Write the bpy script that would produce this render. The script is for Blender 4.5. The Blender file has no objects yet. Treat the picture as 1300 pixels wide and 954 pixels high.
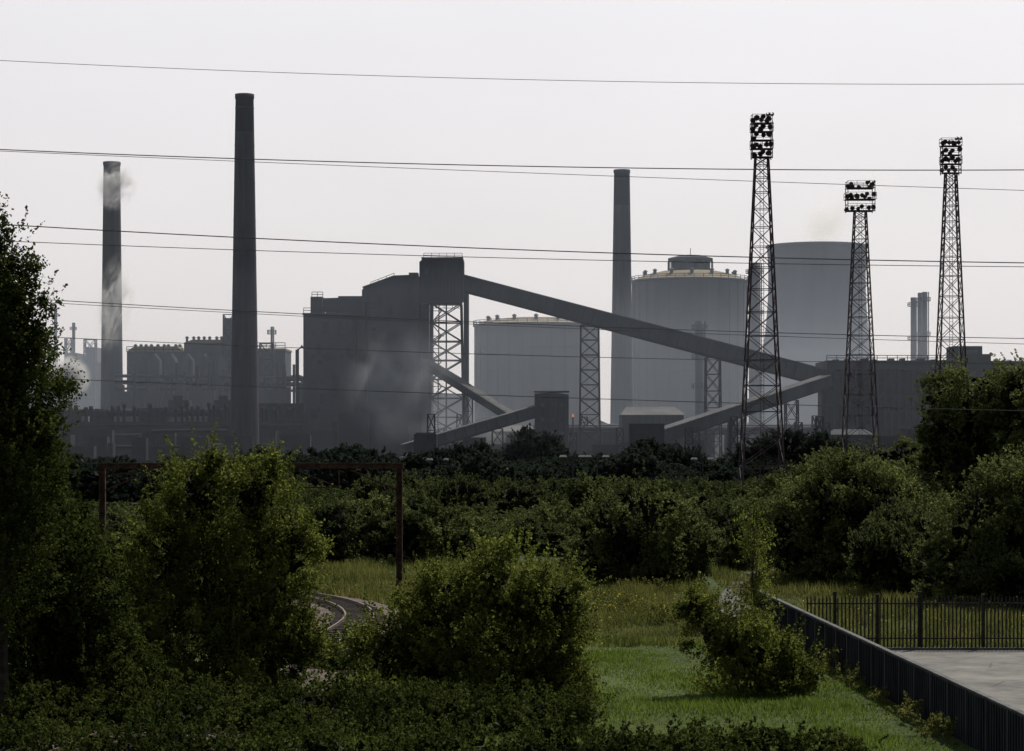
import bpy, bmesh, math, random
import numpy as np
from mathutils import Vector, noise as mnoise
random.seed(7); np.random.seed(7)
S = bpy.context.scene
CAMH = 9.0
def U(px, d): return (px-650.0)/3000.0*d
def V(py, d): return CAMH-(py-560.0)/3000.0*d

# ---------------------------------------------------------------- materials
def newmat(name):
    m = bpy.data.materials.new(name); m.use_nodes = True
    nt = m.node_tree; nt.nodes.clear()
    o = nt.nodes.new('ShaderNodeOutputMaterial')
    return m, nt, o
def surf(name, c1, c2, scale=0.2, rough=0.85, stretch=(1,1,1), bump=0.0, bscale=None, metal=0.0, c3=None, detail=6):
    m, nt, o = newmat(name); N = nt.nodes; L = nt.links
    p = N.new('ShaderNodeBsdfPrincipled'); p.inputs['Roughness'].default_value = rough
    p.inputs['Metallic'].default_value = metal
    p.inputs['Specular IOR Level'].default_value = 0.15
    g = N.new('ShaderNodeNewGeometry'); mp = N.new('ShaderNodeMapping')
    mp.inputs['Scale'].default_value = stretch
    L.new(g.outputs['Position'], mp.inputs['Vector'])
    n = N.new('ShaderNodeTexNoise'); n.inputs['Scale'].default_value = scale
    n.inputs['Detail'].default_value = detail; n.inputs['Roughness'].default_value = 0.62
    L.new(mp.outputs[0], n.inputs['Vector'])
    r = N.new('ShaderNodeValToRGB')
    r.color_ramp.elements[0].position = 0.36; r.color_ramp.elements[0].color = (*c1, 1)
    r.color_ramp.elements[1].position = 0.64; r.color_ramp.elements[1].color = (*c2, 1)
    L.new(n.outputs['Fac'], r.inputs['Fac']); L.new(r.outputs['Color'], p.inputs['Base Color'])
    if bump > 0:
        n2 = N.new('ShaderNodeTexNoise'); n2.inputs['Scale'].default_value = bscale or scale*8
        n2.inputs['Detail'].default_value = 4
        L.new(mp.outputs[0], n2.inputs['Vector'])
        b = N.new('ShaderNodeBump'); b.inputs['Strength'].default_value = bump
        L.new(n2.outputs['Fac'], b.inputs['Height']); L.new(b.outputs[0], p.inputs['Normal'])
    L.new(p.outputs[0], o.inputs['Surface'])
    return m
def leafmat(name, dark, light, trans=0.4, nscale=0.35):
    m, nt, o = newmat(name); N = nt.nodes; L = nt.links
    g = N.new('ShaderNodeNewGeometry')
    n = N.new('ShaderNodeTexNoise'); n.inputs['Scale'].default_value = nscale; n.inputs['Detail'].default_value = 3
    L.new(g.outputs['Position'], n.inputs['Vector'])
    a = N.new('ShaderNodeMath'); a.operation = 'MULTIPLY_ADD'
    L.new(g.outputs['Random Per Island'], a.inputs[0]); a.inputs[1].default_value = 0.6
    s = N.new('ShaderNodeMath'); s.operation = 'MULTIPLY_ADD'
    L.new(n.outputs['Fac'], s.inputs[0]); s.inputs[1].default_value = 1.8; s.inputs[2].default_value = -0.68
    L.new(s.outputs[0], a.inputs[2])
    r = N.new('ShaderNodeValToRGB')
    r.color_ramp.elements[0].color = (*dark, 1); r.color_ramp.elements[1].color = (*light, 1)
    L.new(a.outputs[0], r.inputs['Fac'])
    d = N.new('ShaderNodeBsdfDiffuse'); t = N.new('ShaderNodeBsdfTranslucent')
    L.new(r.outputs[0], d.inputs['Color'])
    hs = N.new('ShaderNodeHueSaturation'); hs.inputs['Value'].default_value = 1.6; hs.inputs['Hue'].default_value = 0.485
    L.new(r.outputs[0], hs.inputs['Color']); L.new(hs.outputs[0], t.inputs['Color'])
    mx = N.new('ShaderNodeMixShader'); mx.inputs[0].default_value = trans
    L.new(d.outputs[0], mx.inputs[1]); L.new(t.outputs[0], mx.inputs[2])
    L.new(mx.outputs[0], o.inputs['Surface'])
    return m
M = {}
M['steel'] = surf('grimy_cladding', (0.020,0.024,0.037), (0.050,0.054,0.070), 0.11, stretch=(1,1,0.25), bump=0.1)
M['steel2'] = surf('dark_cladding', (0.012,0.014,0.022), (0.030,0.033,0.044), 0.14, stretch=(1,1,0.3))
M['dark'] = surf('sooty_steel', (0.006,0.007,0.012), (0.017,0.019,0.026), 0.3)
M['roof'] = surf('dusty_roof', (0.035,0.036,0.04), (0.08,0.08,0.082), 0.15)
M['tanroof'] = surf('rusty_dusty_roof', (0.14,0.10,0.055), (0.26,0.20,0.13), 0.12)
M['brick'] = surf('stack_concrete', (0.020,0.020,0.031), (0.055,0.052,0.062), 0.3, stretch=(1,1,0.12), bump=0.15)
M['bricktop'] = surf('stack_soot', (0.006,0.006,0.012), (0.016,0.016,0.025), 0.3, stretch=(1,1,0.2))
M['brick2'] = surf('stack_brown', (0.024,0.021,0.028), (0.055,0.048,0.055), 0.3, stretch=(1,1,0.15))
M['holder'] = surf('gasholder_paint', (0.045,0.048,0.057), (0.080,0.082,0.090), 0.06, stretch=(1,1,0.15))
M['holderroof'] = surf('gasholder_crown', (0.12,0.10,0.06), (0.22,0.18,0.12), 0.08)
M['tower'] = surf('cooling_tower_concrete', (0.075,0.08,0.094), (0.12,0.125,0.14), 0.03, stretch=(1,1,0.2))
M['mast'] = surf('mast_steel', (0.045,0.034,0.040), (0.09,0.068,0.076), 0.6)
M['rustd'] = surf('old_rusty_portal', (0.02,0.014,0.012), (0.075,0.04,0.03), 2.5, bump=0.2)
M['lamp'] = surf('lamp_housing', (0.02,0.02,0.022), (0.06,0.06,0.065), 2.0, rough=0.4)
M['glass'] = surf('dirty_glass', (0.02,0.022,0.028), (0.05,0.055,0.065), 0.8, rough=0.25)
M['coal'] = surf('stockpile', (0.010,0.011,0.013), (0.028,0.028,0.030), 0.2, bump=0.4)
M['wire'] = surf('cable', (0.06,0.06,0.068), (0.09,0.09,0.10), 3)
M['fence'] = surf('palisade_paint', (0.010,0.012,0.012), (0.028,0.03,0.03), 4, rough=0.6)
M['wall'] = surf('wall_panel', (0.014,0.016,0.020), (0.038,0.039,0.045), 0.9, stretch=(1,1,0.4), bump=0.1)
M['coping'] = surf('wall_coping', (0.05,0.05,0.052), (0.11,0.11,0.11), 2)
M['ballast'] = surf('ballast', (0.03,0.022,0.018), (0.12,0.09,0.075), 2.2, bump=0.8, bscale=12)
M['sleeper'] = surf('sleeper_wood', (0.025,0.02,0.017), (0.06,0.05,0.042), 3)
M['rail'] = surf('rail_steel', (0.09,0.06,0.045), (0.18,0.14,0.12), 3, rough=0.45, metal=0.4)
M['bark'] = surf('bark', (0.015,0.013,0.010), (0.045,0.04,0.034), 4, bump=0.3)
M['path'] = surf('gravel_path', (0.045,0.045,0.033), (0.10,0.095,0.08), 1.2)
M['grass'] = leafmat('grass_blades', (0.032,0.060,0.010), (0.105,0.16,0.026), 0.4, 0.6)
M['dry'] = leafmat('tall_grass', (0.026,0.040,0.011), (0.13,0.135,0.040), 0.4, 0.3)
M['flower'] = surf('yellow_petals', (0.45,0.35,0.03), (0.6,0.5,0.05), 1)
M['white'] = surf('white_paint', (0.6,0.6,0.6), (0.8,0.8,0.8), 2)
M['birch'] = leafmat('birch_leaves', (0.007,0.015,0.004), (0.135,0.165,0.036), 0.45, 0.8)
M['left'] = leafmat('dark_leaves', (0.006,0.012,0.004), (0.056,0.076,0.019), 0.38, 0.6)
M['willow'] = leafmat('willow_leaves', (0.016,0.027,0.011), (0.12,0.145,0.048), 0.38, 0.35)
M['shrub'] = leafmat('shrub_leaves', (0.013,0.022,0.010), (0.08,0.10,0.035), 0.35, 0.14)
M['far'] = leafmat('far_leaves_hazed', (0.010,0.016,0.014), (0.038,0.048,0.036), 0.25, 0.05)  # distance haze is put into the leaf colour: raised and bluish
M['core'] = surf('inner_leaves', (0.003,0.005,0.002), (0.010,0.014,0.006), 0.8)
m,nt,o=newmat('worn_asphalt'); N=nt.nodes; L=nt.links
p=N.new('ShaderNodeBsdfPrincipled'); p.inputs['Roughness'].default_value=0.95; p.inputs['Specular IOR Level'].default_value=0.15
g=N.new('ShaderNodeNewGeometry')
a=N.new('ShaderNodeTexNoise'); a.inputs['Scale'].default_value=0.35; a.inputs['Detail'].default_value=8; a.inputs['Roughness'].default_value=0.7; L.new(g.outputs['Position'],a.inputs['Vector'])
r=N.new('ShaderNodeValToRGB'); r.color_ramp.elements[0].position=0.35; r.color_ramp.elements[0].color=(0.085,0.083,0.08,1); r.color_ramp.elements[1].position=0.65; r.color_ramp.elements[1].color=(0.19,0.185,0.17,1); L.new(a.outputs['Fac'],r.inputs[0])
vo=N.new('ShaderNodeTexVoronoi'); vo.feature='DISTANCE_TO_EDGE'; vo.inputs['Scale'].default_value=0.28; L.new(g.outputs['Position'],vo.inputs['Vector'])
mrp=N.new('ShaderNodeMapRange'); mrp.inputs['From Max'].default_value=0.02; mrp.inputs['To Min'].default_value=0.6; L.new(vo.outputs['Distance'],mrp.inputs['Value'])
mm=N.new('ShaderNodeVectorMath'); mm.operation='SCALE'; L.new(r.outputs[0],mm.inputs[0]); L.new(mrp.outputs[0],mm.inputs['Scale'])
L.new(mm.outputs[0],p.inputs['Base Color']); L.new(p.outputs[0],o.inputs['Surface']); M['asphalt']=m

# ---------------------------------------------------------------- mesh builder
class Part:
    def __init__(s, name, mat, smooth=False): s.n=name; s.m=mat; s.v=[]; s.f=[]; s.s=smooth
    def box(s, x0,x1,y0,y1,z0,z1):
        b=len(s.v)
        s.v += [(x0,y0,z0),(x1,y0,z0),(x1,y1,z0),(x0,y1,z0),(x0,y0,z1),(x1,y0,z1),(x1,y1,z1),(x0,y1,z1)]
        s.f += [(b,b+3,b+2,b+1),(b+4,b+5,b+6,b+7),(b,b+1,b+5,b+4),(b+1,b+2,b+6,b+5),(b+2,b+3,b+7,b+6),(b+3,b,b+4,b+7)]
        return s
    def beam(s, p, q, w, h=None, w2=None):
        h = h or w; p=Vector(p); q=Vector(q); u=(q-p)
        if u.length<1e-6: return s
        u.normalize()
        ref = Vector((0,0,1)) if abs(u.z)<0.95 else Vector((0,1,0))
        a=u.cross(ref).normalized(); c=a.cross(u).normalized(); b=len(s.v)
        for pt in (p,q):
            for sa,sc in ((-1,-1),(1,-1),(1,1),(-1,1)):
                s.v.append(tuple(pt+a*(sa*w/2)+c*(sc*h/2)))
        s.f += [(b,b+1,b+2,b+3),(b+7,b+6,b+5,b+4)]+[(b+i,b+4+i,b+4+(i+1)%4,b+(i+1)%4) for i in range(4)]
        return s
    def lathe(s, cx, cy, prof, n=32, cap=True):
        b=len(s.v)
        for r,z in prof:
            for i in range(n):
                t=2*math.pi*i/n; s.v.append((cx+r*math.cos(t),cy+r*math.sin(t),z))
        for k in range(len(prof)-1):
            for i in range(n):
                j=(i+1)%n; s.f.append((b+k*n+i,b+k*n+j,b+(k+1)*n+j,b+(k+1)*n+i))
        if cap: s.f.append(tuple(b+(len(prof)-1)*n+i for i in range(n)))
        return s
    def prism(s, prof, y0, y1):
        b=len(s.v); n=len(prof)
        for y in (y0,y1):
            for x,z in prof: s.v.append((x,y,z))
        s.f.append(tuple(b+i for i in range(n))); s.f.append(tuple(b+n+i for i in reversed(range(n))))
        for i in range(n):
            j=(i+1)%n; s.f.append((b+i,b+n+i,b+n+j,b+j))
        return s
    def tube(s, pts, radii, n=6):
        b=len(s.v)
        for k,p in enumerate(pts):
            p=Vector(p); q=Vector(pts[min(k+1,len(pts)-1)])-Vector(pts[max(k-1,0)])
            u=q.normalized(); ref=Vector((0,0,1)) if abs(u.z)<0.9 else Vector((1,0,0))
            a=u.cross(ref).normalized(); c=a.cross(u)
            for i in range(n):
                t=2*math.pi*i/n; s.v.append(tuple(p+a*(math.cos(t)*radii[k])+c*(math.sin(t)*radii[k])))
        for k in range(len(pts)-1):
            for i in range(n):
                j=(i+1)%n; s.f.append((b+k*n+i,b+k*n+j,b+(k+1)*n+j,b+(k+1)*n+i))
        return s
    def railing(s, pts, h=1.1, step=2.5, w=0.12):
        for a,bq in zip(pts[:-1],pts[1:]):
            a=Vector(a); bq=Vector(bq); n=max(1,int((bq-a).length/step))
            for i in range(n+1):
                p=a.lerp(bq,i/n); s.beam(p,p+Vector((0,0,h)),w)
            for k in (0.5,1.0): s.beam(a+Vector((0,0,h*k)),bq+Vector((0,0,h*k)),w)
        return s
    def lattice(s, cx, cy, w0, d0, w1, d1, z0, z1, n, leg=0.5, br=0.25, prog=1.0):
        def ring(t):
            w=(w0+(w1-w0)*t)/2; d=(d0+(d1-d0)*t)/2; z=z0+(z1-z0)*t
            return [Vector((cx-w,cy-d,z)),Vector((cx+w,cy-d,z)),Vector((cx+w,cy+d,z)),Vector((cx-w,cy+d,z))]
        for a,b in zip(ring(0),ring(1)): s.beam(a,b,leg)
        ts=[1-(1-i/n)**prog for i in range(n+1)]
        for k in range(n):
            A=ring(ts[k]); B=ring(ts[k+1])
            for i in range(4):
                j=(i+1)%4
                s.beam(A[i],B[j],br); s.beam(A[j],B[i],br); s.beam(B[i],B[j],br)
        return s
class Obj:
    def __init__(s, name): s.name=name; s.parts=[]
    def part(s, name, mat, smooth=False):
        p=Part(name,mat,smooth); s.parts.append(p); return p
    def done(s):
        P=[p for p in s.parts if p.v]
        allv=np.array([v for p in P for v in p.v]); lo=allv.min(0); hi=allv.max(0)
        org=Vector(((lo[0]+hi[0])/2,(lo[1]+hi[1])/2,lo[2])); obs=[]
        for p in P:
            me=bpy.data.meshes.new(p.n if len(P)>1 else s.name)
            me.from_pydata([tuple(Vector(v)-org) for v in p.v],[],p.f)
            me.materials.append(M[p.m])
            if p.s: me.polygons.foreach_set('use_smooth',[True]*len(me.polygons))
            me.update()
            bm=bmesh.new(); bm.from_mesh(me); bmesh.ops.recalc_face_normals(bm,faces=bm.faces); bm.to_mesh(me); bm.free()
            obs.append(bpy.data.objects.new(p.n if len(P)>1 else s.name, me))
        if len(P)==1:
            o=obs[0]; o.location=org; S.collection.objects.link(o); return o
        e=bpy.data.objects.new(s.name,None); e.location=org; S.collection.objects.link(e)
        for o in obs: S.collection.objects.link(o); o.parent=e
        return e

# ---------------------------------------------------------------- camera
cam=bpy.data.cameras.new('camera'); co=bpy.data.objects.new('camera',cam); S.collection.objects.link(co)
co.location=(0,0,CAMH); co.rotation_euler=(math.radians(90),0,0)
cam.lens=36*3000/1300; cam.sensor_width=36; cam.clip_end=9000; cam.clip_start=0.5
cam.shift_y=(560-477)/1300.0
S.camera=co

# ---------------------------------------------------------------- light
EL=math.radians(52); AZ=math.radians(32)
sd=Vector((math.sin(AZ)*math.cos(EL),math.cos(AZ)*math.cos(EL),math.sin(EL)))
sl=bpy.data.lights.new('sun','SUN'); sl.energy=4.8; sl.angle=math.radians(0.5); sl.color=(1,0.94,0.83)
so=bpy.data.objects.new('sun',sl); S.collection.objects.link(so); so.rotation_euler=(-sd).to_track_quat('-Z','Y').to_euler()
so.location=(100,300,300)
W=bpy.data.worlds.new('World'); S.world=W; W.use_nodes=True
nt=W.node_tree; nt.nodes.clear(); N=nt.nodes; L=nt.links
out=N.new('ShaderNodeOutputWorld'); bg=N.new('ShaderNodeBackground'); bg.inputs['Strength'].default_value=0.1
sky=N.new('ShaderNodeTexSky'); sky.sky_type='NISHITA'; sky.sun_disc=False
sky.sun_elevation=EL; sky.sun_rotation=AZ; sky.dust_density=6; sky.air_density=1.2; sky.ozone_density=1
hs=N.new('ShaderNodeHueSaturation'); hs.inputs['Saturation'].default_value=0.4
L.new(sky.outputs[0],hs.inputs['Color'])
tc=N.new('ShaderNodeTexCoord'); sp=N.new('ShaderNodeSeparateXYZ'); L.new(tc.outputs['Generated'],sp.inputs[0])
rp=N.new('ShaderNodeValToRGB'); L.new(sp.outputs['Z'],rp.inputs[0])
rp.color_ramp.elements[0].position=0.0; rp.color_ramp.elements[0].color=(0.82,0.765,0.765,1)
rp.color_ramp.elements[1].position=0.9; rp.color_ramp.elements[1].color=(0.29,0.36,0.50,1)
e=rp.color_ramp.elements.new(0.07); e.color=(0.88,0.845,0.865,1)
e=rp.color_ramp.elements.new(0.20); e.color=(0.94,0.93,0.97,1)
e=rp.color_ramp.elements.new(0.32); e.color=(0.87,0.89,0.94,1)
mr=N.new('ShaderNodeMapRange'); mr.inputs['From Min'].default_value=-0.7; mr.inputs['From Max'].default_value=0.85
mr.inputs['To Min'].default_value=2.9; mr.inputs['To Max'].default_value=10.0
L.new(sp.outputs['Y'],mr.inputs['Value'])
vm=N.new('ShaderNodeVectorMath'); vm.operation='SCALE'; L.new(rp.outputs[0],vm.inputs[0]); L.new(mr.outputs[0],vm.inputs['Scale'])
cn=N.new('ShaderNodeTexNoise'); cn.inputs['Scale'].default_value=5; cn.inputs['Detail'].default_value=5
cm_=N.new('ShaderNodeMapping'); cm_.inputs['Scale'].default_value=(1,1,3); L.new(tc.outputs['Generated'],cm_.inputs['Vector']); L.new(cm_.outputs[0],cn.inputs['Vector'])
cr_=N.new('ShaderNodeMapRange'); cr_.inputs['From Min'].default_value=0.3; cr_.inputs['From Max'].default_value=0.7; cr_.inputs['To Min'].default_value=0.965; cr_.inputs['To Max'].default_value=1.03
L.new(cn.outputs['Fac'],cr_.inputs['Value'])
vm2=N.new('ShaderNodeVectorMath'); vm2.operation='SCALE'; L.new(vm.outputs[0],vm2.inputs[0]); L.new(cr_.outputs[0],vm2.inputs['Scale'])
mx=N.new('ShaderNodeMix'); mx.data_type='RGBA'; mx.inputs['Factor'].default_value=0.82
L.new(hs.outputs[0],mx.inputs[6]); L.new(vm2.outputs[0],mx.inputs[7])
L.new(mx.outputs[2],bg.inputs['Color']); L.new(bg.outputs[0],out.inputs['Surface'])
S.view_settings.view_transform='Standard'; S.view_settings.look='None'; S.view_settings.exposure=0

# ---------------------------------------------------------------- ground
m,nt,o=newmat('ground_cover'); N=nt.nodes; L=nt.links
p=N.new('ShaderNodeBsdfPrincipled'); p.inputs['Roughness'].default_value=0.95; p.inputs['Specular IOR Level'].default_value=0.1
g=N.new('ShaderNodeNewGeometry')
def nz(sc,det=6):
    n=N.new('ShaderNodeTexNoise'); n.inputs['Scale'].default_value=sc; n.inputs['Detail'].default_value=det
    L.new(g.outputs['Position'],n.inputs['Vector']); return n
n1=nz(0.09); r1=N.new('ShaderNodeValToRGB'); L.new(n1.outputs['Fac'],r1.inputs[0])
r1.color_ramp.elements[0].position=0.35; r1.color_ramp.elements[0].color=(0.026,0.043,0.011,1)
r1.color_ramp.elements[1].position=0.65; r1.color_ramp.elements[1].color=(0.06,0.084,0.022,1)
n2=nz(2.5); r2=N.new('ShaderNodeValToRGB'); L.new(n2.outputs['Fac'],r2.inputs[0])
r2.color_ramp.elements[0].position=0.3; r2.color_ramp.elements[0].color=(0.5,0.5,0.5,1)
r2.color_ramp.elements[1].position=0.7; r2.color_ramp.elements[1].color=(1.2,1.15,1.0,1)
mm=N.new('ShaderNodeMix'); mm.data_type='RGBA'; mm.blend_type='MULTIPLY'; mm.inputs['Factor'].default_value=1
L.new(r1.outputs[0],mm.inputs[6]); L.new(r2.outputs[0],mm.inputs[7])
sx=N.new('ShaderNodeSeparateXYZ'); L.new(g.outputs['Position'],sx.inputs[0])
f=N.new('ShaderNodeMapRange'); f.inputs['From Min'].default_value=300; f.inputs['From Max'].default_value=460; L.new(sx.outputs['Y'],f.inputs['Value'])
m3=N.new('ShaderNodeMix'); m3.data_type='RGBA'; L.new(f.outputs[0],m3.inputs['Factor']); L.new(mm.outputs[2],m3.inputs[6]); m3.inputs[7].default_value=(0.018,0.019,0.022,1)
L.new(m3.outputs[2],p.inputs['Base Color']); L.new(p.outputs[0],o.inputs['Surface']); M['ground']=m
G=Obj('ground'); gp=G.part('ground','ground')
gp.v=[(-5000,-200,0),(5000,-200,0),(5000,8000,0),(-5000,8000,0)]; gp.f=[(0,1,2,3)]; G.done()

# ---------------------------------------------------------------- chimneys
def chimney(px_c, d, top_py, wt, wb, mat, band):
    c=U(px_c,d); zt=V(top_py,d); k=d/3000; rt=wt*k/2; rb=wb*k/2
    O=Obj('chimney_stack')
    zb=V(band,d); rm=rt+(rb-rt)*((zt-zb)/zt)
    O.part('shaft',mat,True).lathe(c,d,[(rb*1.03,0),(rb,3)]+[(rb+(rm-rb)*t,3+(zb-3)*t) for t in (0.2,0.4,0.6,0.8,1.0)],36,False)
    O.part('soot_band','bricktop',True).lathe(c,d,[(rm,zb),(rt,zt-1.2),(rt*1.06,zt-1.1),(rt*1.06,zt),(rt*0.8,zt),(rt*0.78,zt-3)],36)
    b=O.part('hoops',mat)
    z=8
    while z<zt-3:
        r=rb+(rt-rb)*(z/zt); b.lathe(c,d,[(r+0.02,z-0.12),(r+0.06,z-0.1),(r+0.06,z+0.1),(r+0.02,z+0.12)],36,False); z+=9.5
    l=O.part('ladder','dark')
    for dx in (-0.2,0.2): l.beam((c+dx+0.9,d-rb-0.2,1),(c+dx+0.6,d-rt-0.3,zt),0.09)
    O.done()
chimney(142,750,206,21,30,'brick2',248)
chimney(310.5,600,120,23,38,'brick',168)
chimney(789.5,850,216,20,31,'brick',262)

# ---------------------------------------------------------------- gasholders / cooling tower
def gasholder(px0,px1,d,rim_py,dome_py,cup=None):
    k=d/3000; c=U((px0+px1)/2,d); r=(px1-px0)/2*k; zr=V(rim_py,d); zd=V(dome_py,d)
    O=Obj('gasholder')
    O.part('shell','holder',True).lathe(c,d,[(r,0),(r,zr)],96,False)
    O.part('crown','holderroof',True).lathe(c,d,[(r*1.0,zr+0.1),(r*0.8,zr+(zd-zr)*0.5),(r*0.5,zr+(zd-zr)*0.85),(r*0.15,zd),(0.1,zd)],96)
    b=O.part('wind_girders','holder')
    for i in range(1,6):
        z=zr*i/6; b.lathe(c,d,[(r+0.02,z-0.2),(r+0.25,z-0.15),(r+0.25,z+0.15),(r+0.02,z+0.2)],96,False)
    b.lathe(c,d,[(r+0.02,zr-0.9),(r+0.8,zr-0.7),(r+0.8,zr),(r+0.02,zr)],96,False)
    g=O.part('buttress_columns','holder')
    for i in range(28):
        t=2*math.pi*i/28; x=c+(r+0.15)*math.cos(t); y=d+(r+0.15)*math.sin(t); g.beam((x,y,0),(x,y,zr-1),0.32)
    h=O.part('handrail','dark')
    pts=[(c+(r+0.7)*math.cos(2*math.pi*i/40),d+(r+0.7)*math.sin(2*math.pi*i/40),zr) for i in range(41)]
    h.railing(pts,1.5,3,0.2)
    v=O.part('roof_vents','steel')
    for i in range(14):
        t=2*math.pi*i/14+0.2; x=c+r*0.8*math.cos(t); y=d+r*0.8*math.sin(t); z=zr+(zd-zr)*0.5
        v.lathe(x,y,[(0.7,z-1),(0.7,z+1.2),(1.1,z+1.4),(0.2,z+2.0)],8)
    if cup:
        c0,c1,ct,cb=cup; cx=U((c0+c1)/2,d); cr=(c1-c0)/2*k; z0=V(cb,d); z1=V(ct,d)
        q=O.part('cupola','steel2',False)
        q.lathe(cx,d,[(cr*0.85,z0-2),(cr*0.85,z1-2.2),(cr,z1-2),(cr,z1-0.8),(cr*0.5,z1+0.4),(0.2,z1+0.8)],28)
        q.lathe(cx,d,[(cr,z0-0.5),(cr,z0),(cr*0.8,z0)],28,False)
        for i in range(28):
            t=2*math.pi*i/28; q.beam((cx+cr*math.cos(t),d+cr*math.sin(t),z0-1),(cx+cr*math.cos(t),d+cr*math.sin(t),z1-2),0.3)
        q.beam((cx,d,z1),(cx,d,z1+3.5),0.25)
    O.done()
gasholder(603,760,950,413,403)
gasholder(803,948,980,357,343,(848,905,326,344))
O=Obj('cooling_tower'); d=1300; c=U(1037,d)
pr=[]
for i in range(25):
    z=115*i/24
    r=26.6*math.sqrt(1+((z-96)/ (96/1.15))**2); pr.append((r,8+z*(107/115)))
pr+= [(pr[-1][0]+0.7,115.2),(pr[-1][0]+0.7,116.4),(pr[-1][0]-1,116.4),(pr[-1][0]-1.2,100)]
O.part('shell','tower',True).lathe(c,d,pr,96,False)
lg=O.part('raker_legs','tower')
for i in range(48):
    t=2*math.pi*i/48; t2=t+math.pi/48*(1 if i%2 else -1)*1.6; r=pr[0][0]
    lg.beam((c+(r+2)*math.cos(t2),d+(r+2)*math.sin(t2),0),(c+r*math.cos(t),d+r*math.sin(t),8.5),0.9)
O.done()

# ---------------------------------------------------------------- main works block
D=650; k=D/3000
def X(px): return U(px,D)
def Z(py): return V(py,D)
def cladding_ribs(part,x0,x1,y,z0,z1,step=1.6,t=0.18):
    x=x0+step/2
    while x<x1-0.2:
        part.box(x,x+0.22,y-t,y-0.003,z0+0.3,z1-0.3); x+=step
O=Obj('furnace_stockhouse')
w=O.part('walls','steel')
w.box(X(385),X(459.6),D,D+34,0,Z(400))
w.prism([(X(460),0),(X(545),0),(X(545),Z(360)),(X(528),Z(352)),(X(500),Z(353)),(X(462),Z(367)),(X(460),Z(369))],D-2,D+36)
rf=O.part('roof','roof')
rf.box(X(384),X(459.5),D-0.6,D+34.6,Z(400)+0.01,Z(400)+0.5)
for a,b in (((545.6,359.6),(528,351.4)),((528,351.4),(500,352.4)),((500,352.4),(461,366.6))):
    rf.beam((X(a[0]),D+17,Z(a[1])+0.15),(X(b[0]),D+17,Z(b[1])+0.15),40,0.35)
r=O.part('wall_ribs','steel')
cladding_ribs(r,X(385),X(459),D,0,Z(400),3.4,0.1)
cladding_ribs(r,X(461),X(544),D-2,0,Z(372),3.4,0.1)
for py in (430,465,500,535): r.box(X(385),X(459),D-0.32,D-0.19,Z(py),Z(py)+0.5); r.box(X(461),X(545),D-2.34,D-2.2,Z(py-6),Z(py-6)+0.5)
ru=O.part('rooftop_conveyor','steel2')
ru.beam((X(393),D+8,Z(386)),(X(462),D+8,Z(384)),5,3.6)
ru.box(X(393),X(408),D+3,D+13,Z(398),Z(376)); ru.box(X(428),X(459.6),D+4,D+14,Z(399),Z(375))
ru.box(X(517),X(529),D+10,D+16,Z(354),Z(344)+0.2); ru.box(X(409),X(427),D+12,D+20,Z(400),Z(391))
gl=O.part('windows','glass')
for py in (420,450,482):
    for px in (395,407,419,431,443):
        if random.random()<0.6: gl.box(X(px),X(px+6),D-0.40,D-0.34,Z(py+6),Z(py))
for py in (385,432):
    for px in (470,483,496,509,522):
        if random.random()<0.6: gl.box(X(px),X(px+6),D-2.45,D-2.36,Z(py+6),Z(py))
rp_=O.part('replaced_sheets','steel2')
for i in range(16):
    px=random.uniform(462,530); py=random.uniform(375,540); rp_.box(X(px),X(px+random.uniform(3,11)),D-2.16,D-2.11,Z(py+random.uniform(6,26)),Z(py))
    px=random.uniform(387,448); py=random.uniform(405,540); rp_.box(X(px),X(px+random.uniform(3,9)),D-0.16,D-0.11,Z(py+random.uniform(6,20)),Z(py))
h=O.part('handrails','dark')
h.railing([(X(385.5),D,Z(400)+0.5),(X(459),D,Z(400)+0.5)],1.4,2.5,0.16)
h.railing([(X(394),D+5,Z(376)),(X(408),D+5,Z(376))],1.4,1.5,0.16)
h.railing([(X(470),D+2,Z(364)),(X(500),D+2,Z(352.5))],1.3,2.0,0.14)
pp_=O.part('pipes','dark',True)
for px,r_ in ((452,0.5),(466,0.35),(535,0.5)): pp_.tube([(X(px),D-3.2,0),(X(px),D-3.2,Z(385 if px>460 else 405))],[r_]*2,10)
pp_.tube([(X(385),D-1.5,Z(440)),(X(378),D-1.5,Z(445)),(X(378),D-1.5,0)],[0.5]*3,8)
st=O.part('annexes','steel2')
st.box(X(398),X(428),D-9,D-0.5,0,Z(548)); st.box(X(432),X(470),D-7,D-2.6,0,Z(525)); st.box(X(486),X(520),D-9,D-2.6,0,Z(540)); st.box(X(500),X(514),D-6,D-2.6,Z(540)+0.01,Z(470))
O.done()

O=Obj('conveyor_head_house')
w=O.part('walls','steel2')
w.prism([(X(534.5),Z(388)),(X(586),Z(388)),(X(590),Z(383)),(X(590),Z(335)),(X(587),Z(333)),(X(539),Z(333)),(X(534.5),Z(337))],D-12,D-3)
rf=O.part('roof','roof'); rf.box(X(537),X(589),D-12.3,D-2.7,Z(333)+0.01,Z(333)+0.4)
gl=O.part('windows','glass')
for i in range(6): gl.box(X(541+i*8),X(545+i*8),D-12.1,D-12.01,Z(352),Z(345))
rb=O.part('wall_ribs','dark')
for i in range(13): rb.box(X(536+i*4.2),X(536+i*4.2)+0.2,D-12.25,D-12.11,Z(384),Z(356))
rb.railing([(X(534.5),D-12,Z(388)),(X(586),D-12,Z(388))],-1.4,2,0.14)
rb.railing([(X(540),D-12,Z(333)+.4),(X(588),D-12,Z(333)+.4)],1.1,2,0.12)
t=O.part('trestle','dark')
t.lattice(X(568),D-7.5,(592-547)*k,8,(586-549)*k,7,0,Z(388),9,0.6,0.28)
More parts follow.
